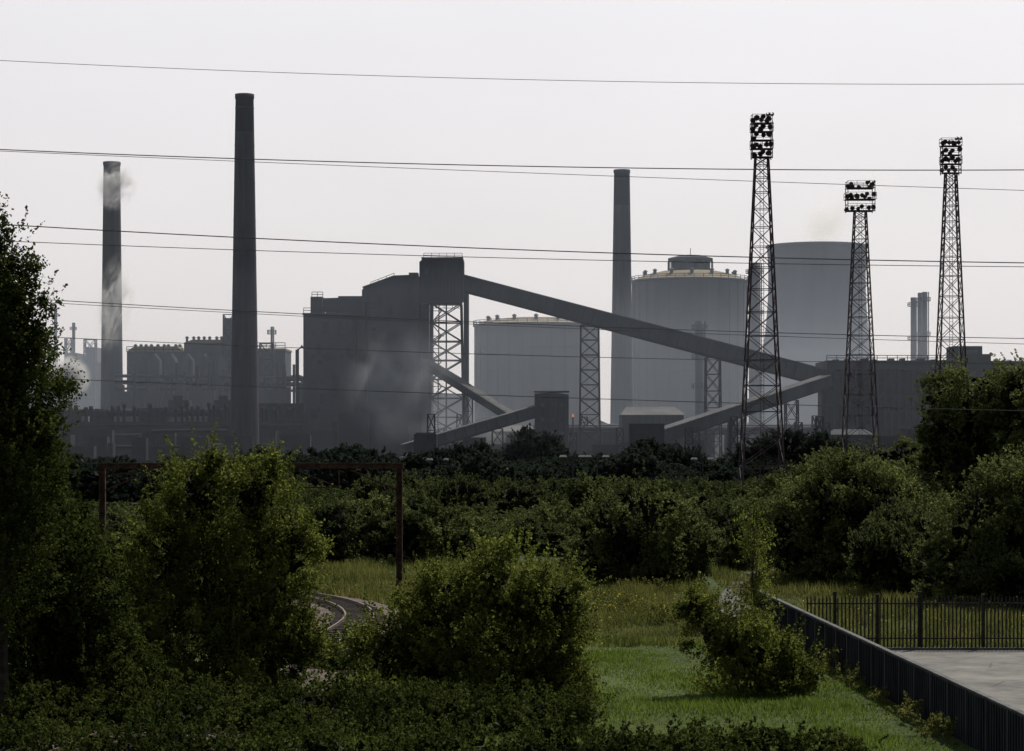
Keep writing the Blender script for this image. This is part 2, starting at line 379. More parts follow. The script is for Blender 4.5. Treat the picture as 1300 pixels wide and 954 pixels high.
t.beam((X(568),D-11.4,0),(X(568),D-11,Z(388)),0.4); t.beam((X(557),D-11.4,0),(X(559),D-11,Z(388)),0.3)
s=O.part('hoist_tube','steel',True)
s.lathe(X(592.5),D-5,[(0.75,0),(0.75,Z(372)),(0.3,Z(370))],14)
st=O.part('zigzag_stairs','dark')
z=0;i=0
while z<Z(400):
    a,b=(X(550),X(562)) if i%2==0 else (X(562),X(550)); st.beam((a,D-12.4,z),(b,D-12.4,z+3.2),0.9,0.25); st.box(min(a,b)-0.8,max(a,b)+0.8,D-12.9,D-11.9,z+3.2,z+3.35); z+=3.4;i+=1
O.done()

def gallery(name,p,q,w,h,supports=(),mat='steel2'):
    O=Obj(name); g=O.part('gallery','steel2'); p=Vector(p); q=Vector(q)
    g.beam(p,q,w,h); u=(q-p).normalized()
    rf=O.part('roof','roof'); up=Vector((-u.z,0,u.x)) if u.x>0 else Vector((u.z,0,-u.x)); up.normalize()
    rf.beam(p+up*(h/2+0.12),q+up*(h/2+0.12),w+0.5,0.22)
    rb=O.part('ribs','dark'); n=int((q-p).length/2.6)
    for i in range(1,n):
        c=p.lerp(q,i/n); c.y-=w/2+0.08; rb.beam(c-up*h/2,c+up*h/2,0.22,0.12)
    for sgn in (-1,1):
        a=p-up*(h*0.5+0.35)+Vector((0,sgn*w*0.35,0)); b=q-up*(h*0.5+0.35)+Vector((0,sgn*w*0.35,0)); rb.beam(a,b,0.5,0.6)
    gl=O.part('window_strip','glass')
    for i in range(0,n,2):
        a=p.lerp(q,(i+0.25)/n); b=p.lerp(q,(i+0.95)/n)
        a=a+up*h*0.15; b=b+up*h*0.15; a.y-=w/2+0.04; b.y-=w/2+0.04; gl.beam(a,b,0.06,h*0.22)
    t=O.part('trestles','dark')
    for f,w0,w1 in supports:
        c=p.lerp(q,f); zt=c.z-h*0.5-0.6
        t.lattice(c.x,c.y,w0,w*1.3,w1,w*0.9,0,zt,max(3,int(zt/4)),0.34,0.17)
    O.done()
gallery('inclined_conveyor',(X(588),D-7.5,Z(361)),(U(1046,620),620,V(479,620)),5,3.9,((0.36,26*k,22*k),(0.70,20*k,17*k)))
gallery('inclined_conveyor',(U(1050,612),612,V(484,612)),(U(836,580),580,V(554,580)),4,2.7,((0.22,3.4,3),(0.55,3.2,2.8),(0.8,3,2.6)))
gallery('inclined_conveyor',(U(682,600),600,V(521,600)),(U(512,590),590,V(571,590)),3.5,2.3,((0.3,3,2.6),(0.65,2.6,2.4)))
gallery('inclined_conveyor',(U(538,640),636,V(460,640)),(U(655,590),600,V(533,590)),2.4,1.5,((0.5,2.6,2.2),))
d=598
O=Obj('conveyor_transfer_house')
O.part('walls','steel2').prism([(U(679,d),0),(U(722,d),0),(U(722,d),V(501,d)),(U(700,d),V(498,d)),(U(679,d),V(500,d))],d,d+9)
O.part('roof','roof').box(U(678,d),U(723,d),d-0.3,d+9.3,V(498,d)+0.02,V(498,d)+0.3)
b=O.part('wall_ribs','dark'); cladding_ribs(b,U(679,d),U(722,d),d,0,V(503,d),1.3)
g=O.part('windows','glass')
for py in (512,530,548):
    for px in (686,700,711): g.box(U(px,d),U(px+5,d),d-0.3,d-0.22,V(py+5,d),V(py,d))
O.done()

def shed(px0,px1,py_e,py_r,d,depth=16,mat='steel2',roof='roof',doors=2):
    x0,x1=U(px0,d),U(px1,d); ze,zr=V(py_e,d),V(py_r,d)
    O=Obj('industrial_shed')
    O.part('walls',mat).box(x0,x1,d,d+depth,0,ze)
    r=O.part('roof',roof)
    r.v+=[(x0-0.4,d-0.4,ze+0.01),(x1+0.4,d-0.4,ze+0.01),(x1-1.5,d+depth/2,zr),(x0+1.5,d+depth/2,zr),(x1+0.4,d+depth+0.4,ze+0.01),(x0-0.4,d+depth+0.4,ze+0.01)]
    r.f+=[(0,1,2,3),(3,2,4,5),(1,4,2),(0,3,5)]
    b=O.part('wall_ribs','dark'); cladding_ribs(b,x0,x1,d,0,ze,1.8)
    g=O.part('doors','dark')
    for i in range(doors):
        c=x0+(x1-x0)*(i+0.5)/doors; g.box(c-1.8,c+1.8,d-0.3,d-0.2,0,min(4.5,ze*0.7))
    O.done()
shed(790,868,527,516,640,20,'steel2','roof',3)
shed(730,792,548,538,660,14)
shed(866,900,540,534,690,14)
shed(404,457,586,578,520,10,'steel2','roof')
shed(960,1046,545,538,700,18,'steel')
shed(585,680,548,540,700,18,'steel')
shed(1055,1110,552,545,575,12,'dark','steel2')

for px,py,d,r in ((600,545,670,22),(755,535,720,20),(640,555,640,16),(930,548,720,24),(545,568,560,12)):
    O=Obj('coal_stockpile'); pt=O.part('coal_stockpile','coal'); n=40; h=V(py,d); cx=U(px,d)
    prof=[(1.0,0),(0.7,0.32),(0.4,0.64),(0.12,0.93),(0.02,1.0)]
    for rr,zz in prof:
        for i in range(n):
            t=2*math.pi*i/n; q=1+0.12*mnoise.noise(Vector((math.cos(t)*2+px,math.sin(t)*2,zz*3)))
            pt.v.append((cx+r*rr*q*math.cos(t)*1.5,d+r*rr*q*math.sin(t),h*zz*(0.9+0.15*q)))
    for kk in range(4):
        for i in range(n): j=(i+1)%n; pt.f.append((kk*n+i,kk*n+j,(kk+1)*n+j,(kk+1)*n+i))
    pt.f.append(tuple(4*n+i for i in range(n))); O.done()

def slim(name,px,d,top,wpx,mat='steel',plat=3):
    c=U(px,d); r=wpx*d/6000; zt=V(top,d); O=Obj(name)
    O.part('shaft',mat,True).lathe(c,d,[(r*1.1,0),(r,zt*0.4),(r,zt),(r*0.7,zt)],20)
    p=O.part('platforms','dark')
    for i in range(plat):
        z=zt*(0.95-0.2*i); p.lathe(c,d,[(r,z-0.2),(r+1.2,z-0.2),(r+1.2,z),(r,z)],16,False)
        p.railing([(c+(r+1.1)*math.cos(2*math.pi*j/10),d+(r+1.1)*math.sin(2*math.pi*j/10),z) for j in range(11)],1.2,2,0.15)
    p.beam((c+r+0.3,d-0.5,0),(c+r+0.3,d-0.5,zt),0.35)
    O.done()
slim('vent_stack',888,760,408,11,'steel')
slim('vent_stack',958,900,334,15,'holder',2)
slim('distillation_column',1160,900,378,8,'steel',5)
slim('distillation_column',1168,915,372,6,'steel',5)
slim('distillation_column',1174,905,371,7,'steel',4)
slim('vent_stack',70,1150,392,3,'steel',1)
slim('vent_stack',93,1180,410,3,'steel',1)
slim('vent_stack',345,800,415,3,'steel',1)

d=615; O=Obj('ore_handling_building')
x0,x1=U(1049,d),U(1330,d)
O.part('roof_slab','steel2').box(x0,U(1228,d),d-1,d+22,V(470,d),V(458,d))
w=O.part('rear_wall','dark'); w.box(x0+0.5,U(1228,d)-0.5,d+12,d+21,0,V(470.2,d)); w.box(U(1228.5,d),x1,d+2,d+20,0,V(458,d))
w.box(U(1213,d),U(1250,d),d+3,d+13,V(457.8,d),V(439,d)); w.box(U(1250.5,d),U(1262,d),d+4,d+10,V(457.8,d),V(449,d))
c=O.part('columns','steel2')
px=1051
while px<1228: c.box(U(px,d)-0.3,U(px,d)+0.3,d-0.6,d+0.2,0,V(470.2,d)); px+=9
for py in (485,503,522,541,560): c.box(x0,U(1228,d),d-0.9,d-0.62,V(py+2,d),V(py,d))
for i in range(9): c.beam((U(1051+i*19,d),d-1.0,V(522,d)),(U(1070+i*19,d),d-1.0,V(487,d)),0.3)
h=O.part('handrail','dark'); h.railing([(x0,d-0.9,V(458,d)),(U(1228,d),d-0.9,V(458,d))],1.3,2.5,0.16)
h.railing([(x0,d-1.2,V(503,d)),(U(1228,d),d-1.2,V(503,d))],1.3,2.5,0.14)
e=O.part('rooftop_plant','steel2')
for i in range(9):
    a=1060+i*18+random.uniform(-3,3); e.box(U(a,d),U(a+random.uniform(4,9),d),d+6,d+10,V(457.9,d),V(457.9-random.uniform(2,4),d))
gl=O.part('windows','glass')
for i in range(7): gl.box(U(1234+i*13,d),U(1241+i*13,d),d+1.9,d+1.96,V(480,d),V(472,d))
gl.box(U(1218,d),U(1244,d),d+2.9,d+2.96,V(450,d),V(444,d))
O.done()

d=625; O=Obj('coke_oven_battery')
w=O.part('oven_block','dark'); w.box(U(40,d),U(384,d),d,d+16,0,V(536,d))
for a,b,t in ((300,384.5,512),(262,299,520),(60,100,524),(176,208,518),(112,140,528)): w.box(U(a,d),U(b,d),d+3,d+14,V(535.9,d),V(t,d))
a=O.part('ascension_pipes','dark',True)
px=44
while px<380:
    x=U(px,d); zt=V(515+random.uniform(-4,6),d); a.lathe(x,d+2,[(0.4,V(536,d)),(0.35,zt-1.2),(0.6,zt-1.0),(0.55,zt)],8); px+=random.choice((6.5,7,7.5,13))
b=O.part('platform_and_pipes','dark',True)
b.box(U(40,d),U(384,d),d-2.2,d-0.6,V(541,d),V(538.5,d)); b.railing([(U(40,d),d-2.1,V(538.5,d)),(U(384,d),d-2.1,V(538.5,d))],1.3,3.5,0.15)
c=O.part('collecting_main','steel2',True); c.tube([(U(40,d),d+4,V(524,d)),(U(384,d),d+4,V(524,d))],[1.0,1.0],12)
ch=O.part('charging_car','steel2')
for q in (210,268): ch.box(U(q,d),U(q+26,d),d+5,d+12,V(530,d),V(508,d)); ch.box(U(q+6,d),U(q+18,d),d+6,d+10,V(508,d)+0.01,V(502,d))
fr=O.part('foreground_plant','dark')
for i in range(40):
    px=random.uniform(45,380); wd=random.uniform(1.5,8); dd=d-random.uniform(4,30); fr.box(U(px,dd),U(px,dd)+wd,dd,dd+4,0,V(random.uniform(546,578),dd))
fr2=O.part('foreground_pipes','dark',True)
for i in range(7):
    py=random.uniform(543,575); dd=d-random.uniform(3,28); aa=random.uniform(50,250); fr2.tube([(U(aa,dd),dd,V(py,dd)),(U(aa+random.uniform(60,130),dd),dd,V(py+random.uniform(-3,3),dd))],[0.45]*2,8)
O.done()

d=730; kk=d/3000
O=Obj('by_products_plant')
w=O.part('walls','steel'); w.box(U(157,d),U(284,d),d+6,d+34,0,V(446,d)); w.box(U(326,d),U(362,d),d,d+20,0,V(445,d)); w.box(U(284,d)+0.05,U(298,d),d,d+12,0,V(404,d))
w.box(U(229,d),U(284,d)-0.05,d+8,d+28,V(446,d)+0.01,V(434,d))
r=O.part('roof','tanroof')
r.prism([(U(156,d),V(446,d)+0.02),(U(228,d),V(446,d)+0.02),(U(222,d),V(439,d)),(U(165,d),V(440,d))],d+6,d+34)
r.prism([(U(229,d),V(434,d)+0.03),(U(283.8,d),V(434,d)+0.03),(U(275,d),V(430,d)),(U(240,d),V(430,d))],d+8,d+28)
r.box(U(325,d),U(363,d),d-0.4,d+20.4,V(445,d)+0.02,V(442.5,d))
s=O.part('silos','steel',True)
for i in range(5):
    c=U(198+i*21,d); s.lathe(c,d-2,[(8.2*kk,V(520,d)),(8.2*kk,V(458,d)),(3*kk,V(452,d)),(2*kk,V(450,d))],20)
p=O.part('pipework','dark',True)
for py,r_ in ((478,0.5),(486,0.7),(494,0.4)): p.tube([(U(150,d),d-5,V(py,d)),(U(400,d),d-5,V(py+3,d))],[r_]*2,8)
for i in range(36):
    px=random.uniform(158,400); y=d-5.5; p.tube([(U(px,d),y,0),(U(px,d),y,V(random.uniform(460,500),d))],[random.uniform(.2,.6)]*2,8)
p.tube([(U(362,d),d-4,V(482,d)),(U(380,d),d-4,V(480,d)),(U(400,d),d-4,V(488,d)),(U(405,d),d-4,V(494,d)),(U(405,d),d-4,0)],[1.0]*5,10)
st=O.part('lower_annexes','steel2')
for i in range(14):
    px=160+i*17; st.box(U(px,d),U(px+random.uniform(6,16),d),d-9,d-6,0,V(random.uniform(484,506),d))
h=O.part('handrails','dark')
h.railing([(U(157,d),d+5.8,V(446,d)),(U(228,d),d+5.8,V(446,d))],1.6,2.5,0.2); h.railing([(U(326,d),d,V(442,d)),(U(362,d),d,V(442,d))],1.6,2.5,0.2)
h.lattice(U(340,d),d-3,5,4,4,4,0,V(437,d),8,0.3,0.18)
h.lattice(U(291,d),d-2,3.2,2,3,2,0,V(400,d),10,0.3,0.16)
v=O.part('roof_vents','steel')
for i in range(16):
    px=162+i*7.5+random.uniform(-2,2); z=V(440 if px<228 else 430,d); v.lathe(U(px,d),d+14,[(0.4,z-1),(0.4,z+0.6),(0.7,z+0.8),(0.2,z+1.3)],8)
g=O.part('windows','glass')
for i in range(16): g.box(U(160+i*7.6,d),U(164+i*7.6,d),d+5.9,d+5.97,V(458,d),V(451,d))
O.done()
d=1150; O=Obj('distant_refinery')
w=O.part('blocks','holder')
for a,b,t in ((58,80,470),(82,96,448),(98,128,460),(104,118,440),(1262,1300,470),(1180,1200,462),(1105,1150,468),(1300,1360,462),(460,600,500),(-40,50,470)):
    w.box(U(a,d),U(b,d),d+random.uniform(0,20),d+45,0,V(t,d))
p=O.part('frames','steel')
for a,b,t in ((64,74,438),(86,94,430),(110,124,432),(1270,1280,458)): p.lattice(U((a+b)/2,d),d-5,(b-a)*.38,5,(b-a)*.38,5,0,V(t,d),10,0.5,0.3)
O.done()
O=Obj('pipe_bridge'); p=O.part('pipes','steel',True); d=660
for i,(py,r_) in enumerate(((545,0.8),(550,0.5),(541,0.4))): p.tube([(U(700,d),d+i*2,V(py,d)),(U(1050,d),d+i*2,V(py,d))],[r_]*2,8)
q=O.part('supports','dark')
for px in range(705,1050,22): q.lattice(U(px,d),d+2,1.4,5,1.4,5,0,V(550,d),2,0.25,0.15)
O.done()
O=Obj('ore_yard_structures'); p=O.part('frames','dark')
for i in range(60):
    px=random.uniform(470,1180); dd=random.uniform(550,700); t=random.uniform(538,565); wd=random.uniform(2,9)
    if random.random()<0.6: p.box(U(px,dd),U(px,dd)+wd,dd,dd+5,0,V(t,dd))
    else: p.lattice(U(px,dd),dd,2.2,2.2,1.6,1.6,0,V(t-14,dd),4,0.3,0.18)
O.done()

# ---------------------------------------------------------------- floodlight masts
def mast(px,d,head0,head1,wb_px,wt_px,hw_px,rows,cols,lr=1.0):
    k=d/3000; c=U(px,d); zt=V(head1,d); O=Obj('floodlight_mast')
    wb=wb_px*k; wt=wt_px*k; n=17
    O.part('lattice_tower','mast').lattice(c,d,wb,wb,wt,wt,0,zt,n,0.17,0.075,1.35)
    f=O.part('ladder','mast')
    for dx in (-0.2,0.2): f.beam((c+dx,d-wb/2*0.2,0),(c+dx,d-wt/2*0.2,zt),0.05)
    z=0.4
    while z<zt: f.beam((c-0.2,d-0.4,z),(c+0.2,d-0.4,z),0.035); z+=0.4
    h=O.part('head_frame','mast'); z1=V(head0,d); hw=hw_px*k/2
    for sx in (-1,1):
        for sy in (-1,1): h.beam((c+sx*hw*0.9,d+sy*hw*0.6,zt-0.2),(c+sx*hw*0.9,d+sy*hw*0.6,z1-0.2),0.1)
    lamp=O.part('floodlights','lamp',False)
    for rr in range(rows):
        z=zt+(z1-zt)*(rr/(max(rows-1,1)))*0.9; hx=hw*(1.0 if rr%2 else 0.9)
        h.box(c-hx,c+hx,d-hw*0.65,d+hw*0.65,z-0.05,z)
        h.railing([(c-hx,d-hw*.65,z),(c+hx,d-hw*.65,z),(c+hx,d+hw*.65,z),(c-hx,d+hw*.65,z),(c-hx,d-hw*.65,z)],0.9,1.2,0.05)
        for side in (-1,1):
            for i in range(cols):
                if random.random()<0.15: continue
                x=c-hw*0.95+2*hw*0.95*(i+0.5)/cols+random.uniform(-.1,.1); y=d+side*(hw*0.65+0.3)
                zz=z+0.5+random.uniform(-.15,.2)
                ax=Vector((random.uniform(-.5,.5),side,random.uniform(-.7,-.3))).normalized(); q=random.uniform(0.8,1.05)*lr
                lamp.tube([Vector((x,y,zz))-ax*0.3,Vector((x,y,zz))-ax*0.12,Vector((x,y,zz))+ax*0.18,Vector((x,y,zz))+ax*0.2],[0.1*q,0.22*q,0.33*q,0.02],10)
                lamp.beam((x,y,zz-0.5),(x,y,zz-0.1),0.06)
    for k2 in range(2):
        lamp.tube([(c+hw*0.5+k2*0.3,d,z1-0.2),(c+hw*0.5+k2*0.35,d,z1+0.6)],[0.05,0.05],6)
        lamp.tube([(c+hw*(0.55+k2*0.35),d-0.25,z1+0.55),(c+hw*(0.55+k2*0.35),d+0.05,z1+0.7)],[0.26,0.12],8)
    O.done()
mast(967,260,152,200,58,16,28,5,3,1.0)
mast(1092,330,236,268,48,14,38,3,5,1.1)
mast(1207,290,182,220,47,13,26,4,3,1.0)

# ---------------------------------------------------------------- rail portal, yard lamps
d=146; k=d/3000; O=Obj('railway_gantry')
l=O.part('legs','rustd')
for px in (130,507):
    x=U(px,d)
    l.box(x-0.19,x-0.11,d-0.15,d+0.15,0,V(591,d)); l.box(x+0.11,x+0.19,d-0.15,d+0.15,0,V(591,d)); l.box(x-0.109,x+0.109,d-0.04,d+0.04,0,V(591,d))
    z=0.6
    while z<7: l.box(x-0.11,x+0.11,d-0.14,d-0.05,z,z+0.12); z+=0.8
    l.box(x-0.3,x+0.3,d-0.3,d+0.3,0,0.15)
t=O.part('cross_beam','rustd')
xa,xb=U(124,d),U(512,d); zb=V(595,d)
t.box(xa,xb,d-0.12,d+0.12,zb,zb+0.28)
t.box(xa,xb,d-0.16,d+0.16,zb+0.281,zb+0.34)
tr=O.part('bracing','rustd')
tr.beam((U(130,d),d,V(604,d)),(U(185,d),d,V(598,d)),0.09)
for a,b in ((134,195),(503,445)):
    tr.beam((U(a,d),d,V(622,d)),(U(b,d),d,V(597,d)),0.1)
tr.beam((U(190,d),d,V(619,d)),(U(430,d),d,V(619,d)),0.07)
for a in (190,250,310,370,430): tr.beam((U(a,d),d,zb),(U(a,d),d,V(619,d)),0.07)
for a,b in ((190,250),(310,250),(310,370),(430,370)): tr.beam((U(a,d),d,V(619,d)),(U(b,d),d,zb),0.05)
ins=O.part('insulators','lamp')
for a in (250,370): ins.lathe(U(a,d),d,[(0.06,V(619,d)-0.6),(0.12,V(619,d)-0.5),(0.06,V(619,d)-0.4),(0.12,V(619,d)-0.3),(0.06,V(619,d)-0.2),(0.1,V(619,d)-0.05)],10)
O.done()
for px,d,py in ((727,300,580),(758,320,580),(556,330,584),(892,340,583),(795,118,789)):
    x=U(px,d); z=V(py,d)
    if d<200:
        O=Obj('marker_post'); O.part('post','fence').beam((x,d,0),(x,d,z-0.1),0.08); O.part('plate','white').box(x-0.18,x+0.18,d-0.06,d-0.045,z-0.3,z); O.done(); continue
    O=Obj('yard_lamp'); O.part('column','steel').lathe(x,d,[(0.14,0),(0.08,z)],8); O.part('arm','steel').beam((x-1.4,d,z-0.1),(x+1.4,d,z-0.1),0.08)
    q=O.part('heads','white')
    for s_ in (-1,1): q.prism([(x+s_*1.2-0.5,z-0.05),(x+s_*1.2+0.5,z-0.05),(x+s_*1.2+0.35,z+0.2),(x+s_*1.2-0.35,z+0.2)],d-0.2,d+0.2)
    O.done()

# ---------------------------------------------------------------- overhead cables
O=Obj('overhead_power_line')
def wire(pts,d,r):
    c=np.polyfit([p[0] for p in pts],[p[1] for p in pts],2)
    P=[(U(px,d),d,V(float(np.polyval(c,px)),d)) for px in np.linspace(-700,2000,70)]
    O.part('cable','wire',True).tube(P,[r]*len(P),6)
wire([(0,77),(650,101),(1300,107)],112,0.014)
wire([(0,190),(650,211),(1300,216)],116,0.026)
wire([(0,192),(650,219),(1300,242)],122,0.016)
wire([(0,285),(650,317),(1300,334)],116,0.028)
wire([(0,306),(650,328),(1300,339)],122,0.020)
wire([(0,377),(650,411),(1300,430)],116,0.020)
wire([(0,381),(650,414),(1300,437)],123,0.016)
wire([(0,425),(650,451),(1300,462)],122,0.018)
wire([(0,478),(650,503),(1300,522)],116,0.020)
O.done()

# ---------------------------------------------------------------- foreground hard works
O=Obj('boundary_wall'); w=O.part('panels','wall'); c=O.part('coping','coping'); ps=O.part('posts','wall')
A=Vector((12.1,116,0)); B=Vector((13.9,60,0)); n=22; hh=1.62
for i in range(n):
    a=A.lerp(B,i/n); b=A.lerp(B,(i+1)/n); zc=Vector((0,0,hh/2))
    w.beam(a+zc,b+zc,0.14,hh); ps.beam(a,a+Vector((0,0,hh-0.02)),0.19)
    for j in range(1,8):
        q=a.lerp(b,j/8); q.x-=0.09; w.beam(q,q+Vector((0,0,hh-0.05)),0.04)
c.beam(A+Vector((0,0,hh+0.03)),B+Vector((0,0,hh+0.03)),0.18,0.05)
O.done()
O=Obj('palisade_fence'); pl=O.part('pales','fence'); rl=O.part('rails','fence'); po=O.part('posts','fence')
y=102; x=12.75
while x<34:
    h=2.3+random.uniform(-.03,.03); t=random.uniform(-.012,.012)
    pl.prism([(x-0.033,0.08),(x+0.033,0.08),(x+0.033+t,h-0.1),(x+t,h),(x-0.033+t,h-0.1)],y-0.012,y+0.012); x+=0.165
for z in (0.45,1.95): rl.box(12.7,34,y+0.014,y+0.06,z,z+0.06)
x=13.95; i=0
while x<34: po.box(x-0.07,x+0.07,y+0.062,y+0.19,0,2.38 if i not in (0,2) else 2.5); x+=1.83 if i<2 else 2.75; i+=1
O.done()
O=Obj('asphalt_yard'); p=O.part('asphalt_yard','asphalt'); p.v=[(13.95,55,0.008),(60,55,0.008),(60,101.5,0.008),(12.75,101.5,0.008)]; p.f=[(0,1,2,3)]; O.done()
O=Obj('yard_kerb'); O.part('yard_kerb','coping').box(12.8,60,101.5,101.65,0,0.12); O.done()
O=Obj('gravel_path'); p=O.part('gravel_path','path')
pp=[(10.6,116),(11.4,124),(12.6,136),(14.6,150),(18,170),(24,200)]
for i,(a,b) in enumerate(pp): p.v+=[(a-0.7,b,0.01),(a+0.7,b,0.01)]
p.f=[(2*i,2*i+1,2*i+3,2*i+2) for i in range(len(pp)-1)]; O.done()
ctrl=[(-16.0,40),(-11.6,70),(-8.9,95),(-7.6,112),(-7.9,121),(-9.8,129.5),(-13.2,136.5),(-18.5,143),(-26,150),(-38,157),(-60,166)]
NL=300
def cr(t):
    n=len(ctrl)-1; f=t*n; i=min(int(f),n-1); u=f-i
    P=[Vector(ctrl[max(0,min(n,i+j))]) for j in (-1,0,1,2)]
    return 0.5*((2*P[1])+(-P[0]+P[2])*u+(2*P[0]-5*P[1]+4*P[2]-P[3])*u*u+(-P[0]+3*P[1]-3*P[2]+P[3])*u**3)
line=[cr(i/NL) for i in range(NL+1)]
O=Obj('railway_track'); bl=O.part('ballast','ballast'); sl_=O.part('sleepers','sleeper'); ra=O.part('rails','rail')
def nrm(i):
    t=(line[min(i+1,NL)]-line[max(i-1,0)]).normalized(); return Vector((-t.y,t.x))
for i in range(NL+1):
    n=nrm(i); c=line[i]
    for off,z in ((-3.2,0.012),(-1.7,0.16),(1.7,0.16),(3.2,0.012)):
        off*=1+0.08*mnoise.noise(Vector((i*0.4,off,0))); bl.v.append((c.x+n.x*off,c.y+n.y*off,z))
for i in range(NL):
    for j in range(3): bl.f.append((4*i+j,4*i+j+1,4*i+5+j,4*i+4+j))
acc=0
for i in range(1,NL+1):
    acc+=(line[i]-line[i-1]).length
    if acc>0.68:
        acc=0; n=nrm(i); c=line[i]; sl_.beam((c.x-n.x*1.3,c.y-n.y*1.3,0.16),(c.x+n.x*1.3,c.y+n.y*1.3,0.16),0.25,0.1)
for s_ in (-0.72,0.72):
    for i in range(0,NL):
        n=nrm(i); n2=nrm(i+1); a=line[i]; b=line[i+1]
        ra.beam((a.x+n.x*s_,a.y+n.y*s_,0.285),(b.x+n2.x*s_,b.y+n2.y*s_,0.285),0.08,0.15)
O.done()

# ---------------------------------------------------------------- foliage
def quads_mesh(name, C, s, rng, aspect=0.55, mat=None):
    n=len(C); a=rng.normal(size=(n,3)); a/=np.linalg.norm(a,axis=1)[:,None]
    b=np.cross(a,rng.normal(size=(n,3))); b/=np.linalg.norm(b,axis=1)[:,None]+1e-9
    s=s[:,None]; v=np.empty((n,4,3)); v[:,0]=C-a*s*0.5; v[:,1]=C+b*s*0.5*aspect; v[:,2]=C+a*s*0.5; v[:,3]=C-b*s*0.5*aspect
    me=bpy.data.meshes.new(name); me.vertices.add(4*n); me.vertices.foreach_set('co',v.reshape(-1).astype(np.float32))
    me.loops.add(4*n); me.loops.foreach_set('vertex_index',np.arange(4*n,dtype=np.int32))
    me.polygons.add(n); me.polygons.foreach_set('loop_start',np.arange(0,4*n,4,dtype=np.int32)); me.polygons.foreach_set('loop_total',np.full(n,4,dtype=np.int32))
    me.update(calc_edges=True); me.materials.append(mat); return me
def leafcloud(lobes, shoots, per, leaf, Ls, seed, up=0.7, clump=60, spread=0.22, inner=0.45, jit=0.16, tops=False):
    rng=np.random.default_rng(seed); lob=np.array([list(c)+list(r) for c,r in lobes])
    wts=(lob[:,3]*lob[:,5]); wts/=wts.sum(); K=clump*len(lobes)
    li=rng.choice(len(lobes),K,p=wts); v=rng.normal(size=(K,3)); v/=np.linalg.norm(v,axis=1)[:,None]
    if tops: v[:,2]=np.abs(v[:,2])
    fr=(inner+(1-inner)*rng.random(K)**0.6)*(0.82+0.3*rng.random(K))
    cc=lob[li,:3]+lob[li,3:]*v*fr[:,None]
    si=rng.integers(0,K,shoots); rr=lob[li[si],3:]
    st=cc[si]+rng.normal(size=(shoots,3))*rr*spread
    dr=(st-lob[li[si],:3])/rr; dr/=np.linalg.norm(dr,axis=1)[:,None]+1e-6
    dr=dr+np.array([0,0,up])+rng.normal(size=(shoots,3))*0.35; dr/=np.linalg.norm(dr,axis=1)[:,None]
    Ln=Ls*(0.4+rng.random(shoots)**1.5)
    t=rng.random((shoots,per)); P=st[:,None]+dr[:,None]*(Ln[:,None,None]*t[:,:,None])
    P[:,:,2]-=0.25*(t**2)*Ln[:,None]
    P+=rng.normal(size=P.shape)*(jit*Ls*(1.05-0.75*t))[:,:,None]
    P=P.reshape(-1,3); P=P[P[:,2]>0.03]
    return P, leaf*(0.55+0.8*rng.random(len(P))), rng, cc
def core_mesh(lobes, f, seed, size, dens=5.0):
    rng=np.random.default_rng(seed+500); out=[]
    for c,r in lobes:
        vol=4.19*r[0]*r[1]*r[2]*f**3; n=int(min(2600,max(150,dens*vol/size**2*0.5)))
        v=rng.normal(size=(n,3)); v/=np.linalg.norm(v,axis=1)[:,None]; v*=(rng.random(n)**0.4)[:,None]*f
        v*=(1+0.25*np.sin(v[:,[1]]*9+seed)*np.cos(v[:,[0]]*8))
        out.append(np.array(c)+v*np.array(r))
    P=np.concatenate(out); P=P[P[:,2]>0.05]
    return quads_mesh('inner_leaves',P,size*(0.6+0.8*rng.random(len(P))),rng,0.9,M['core'])
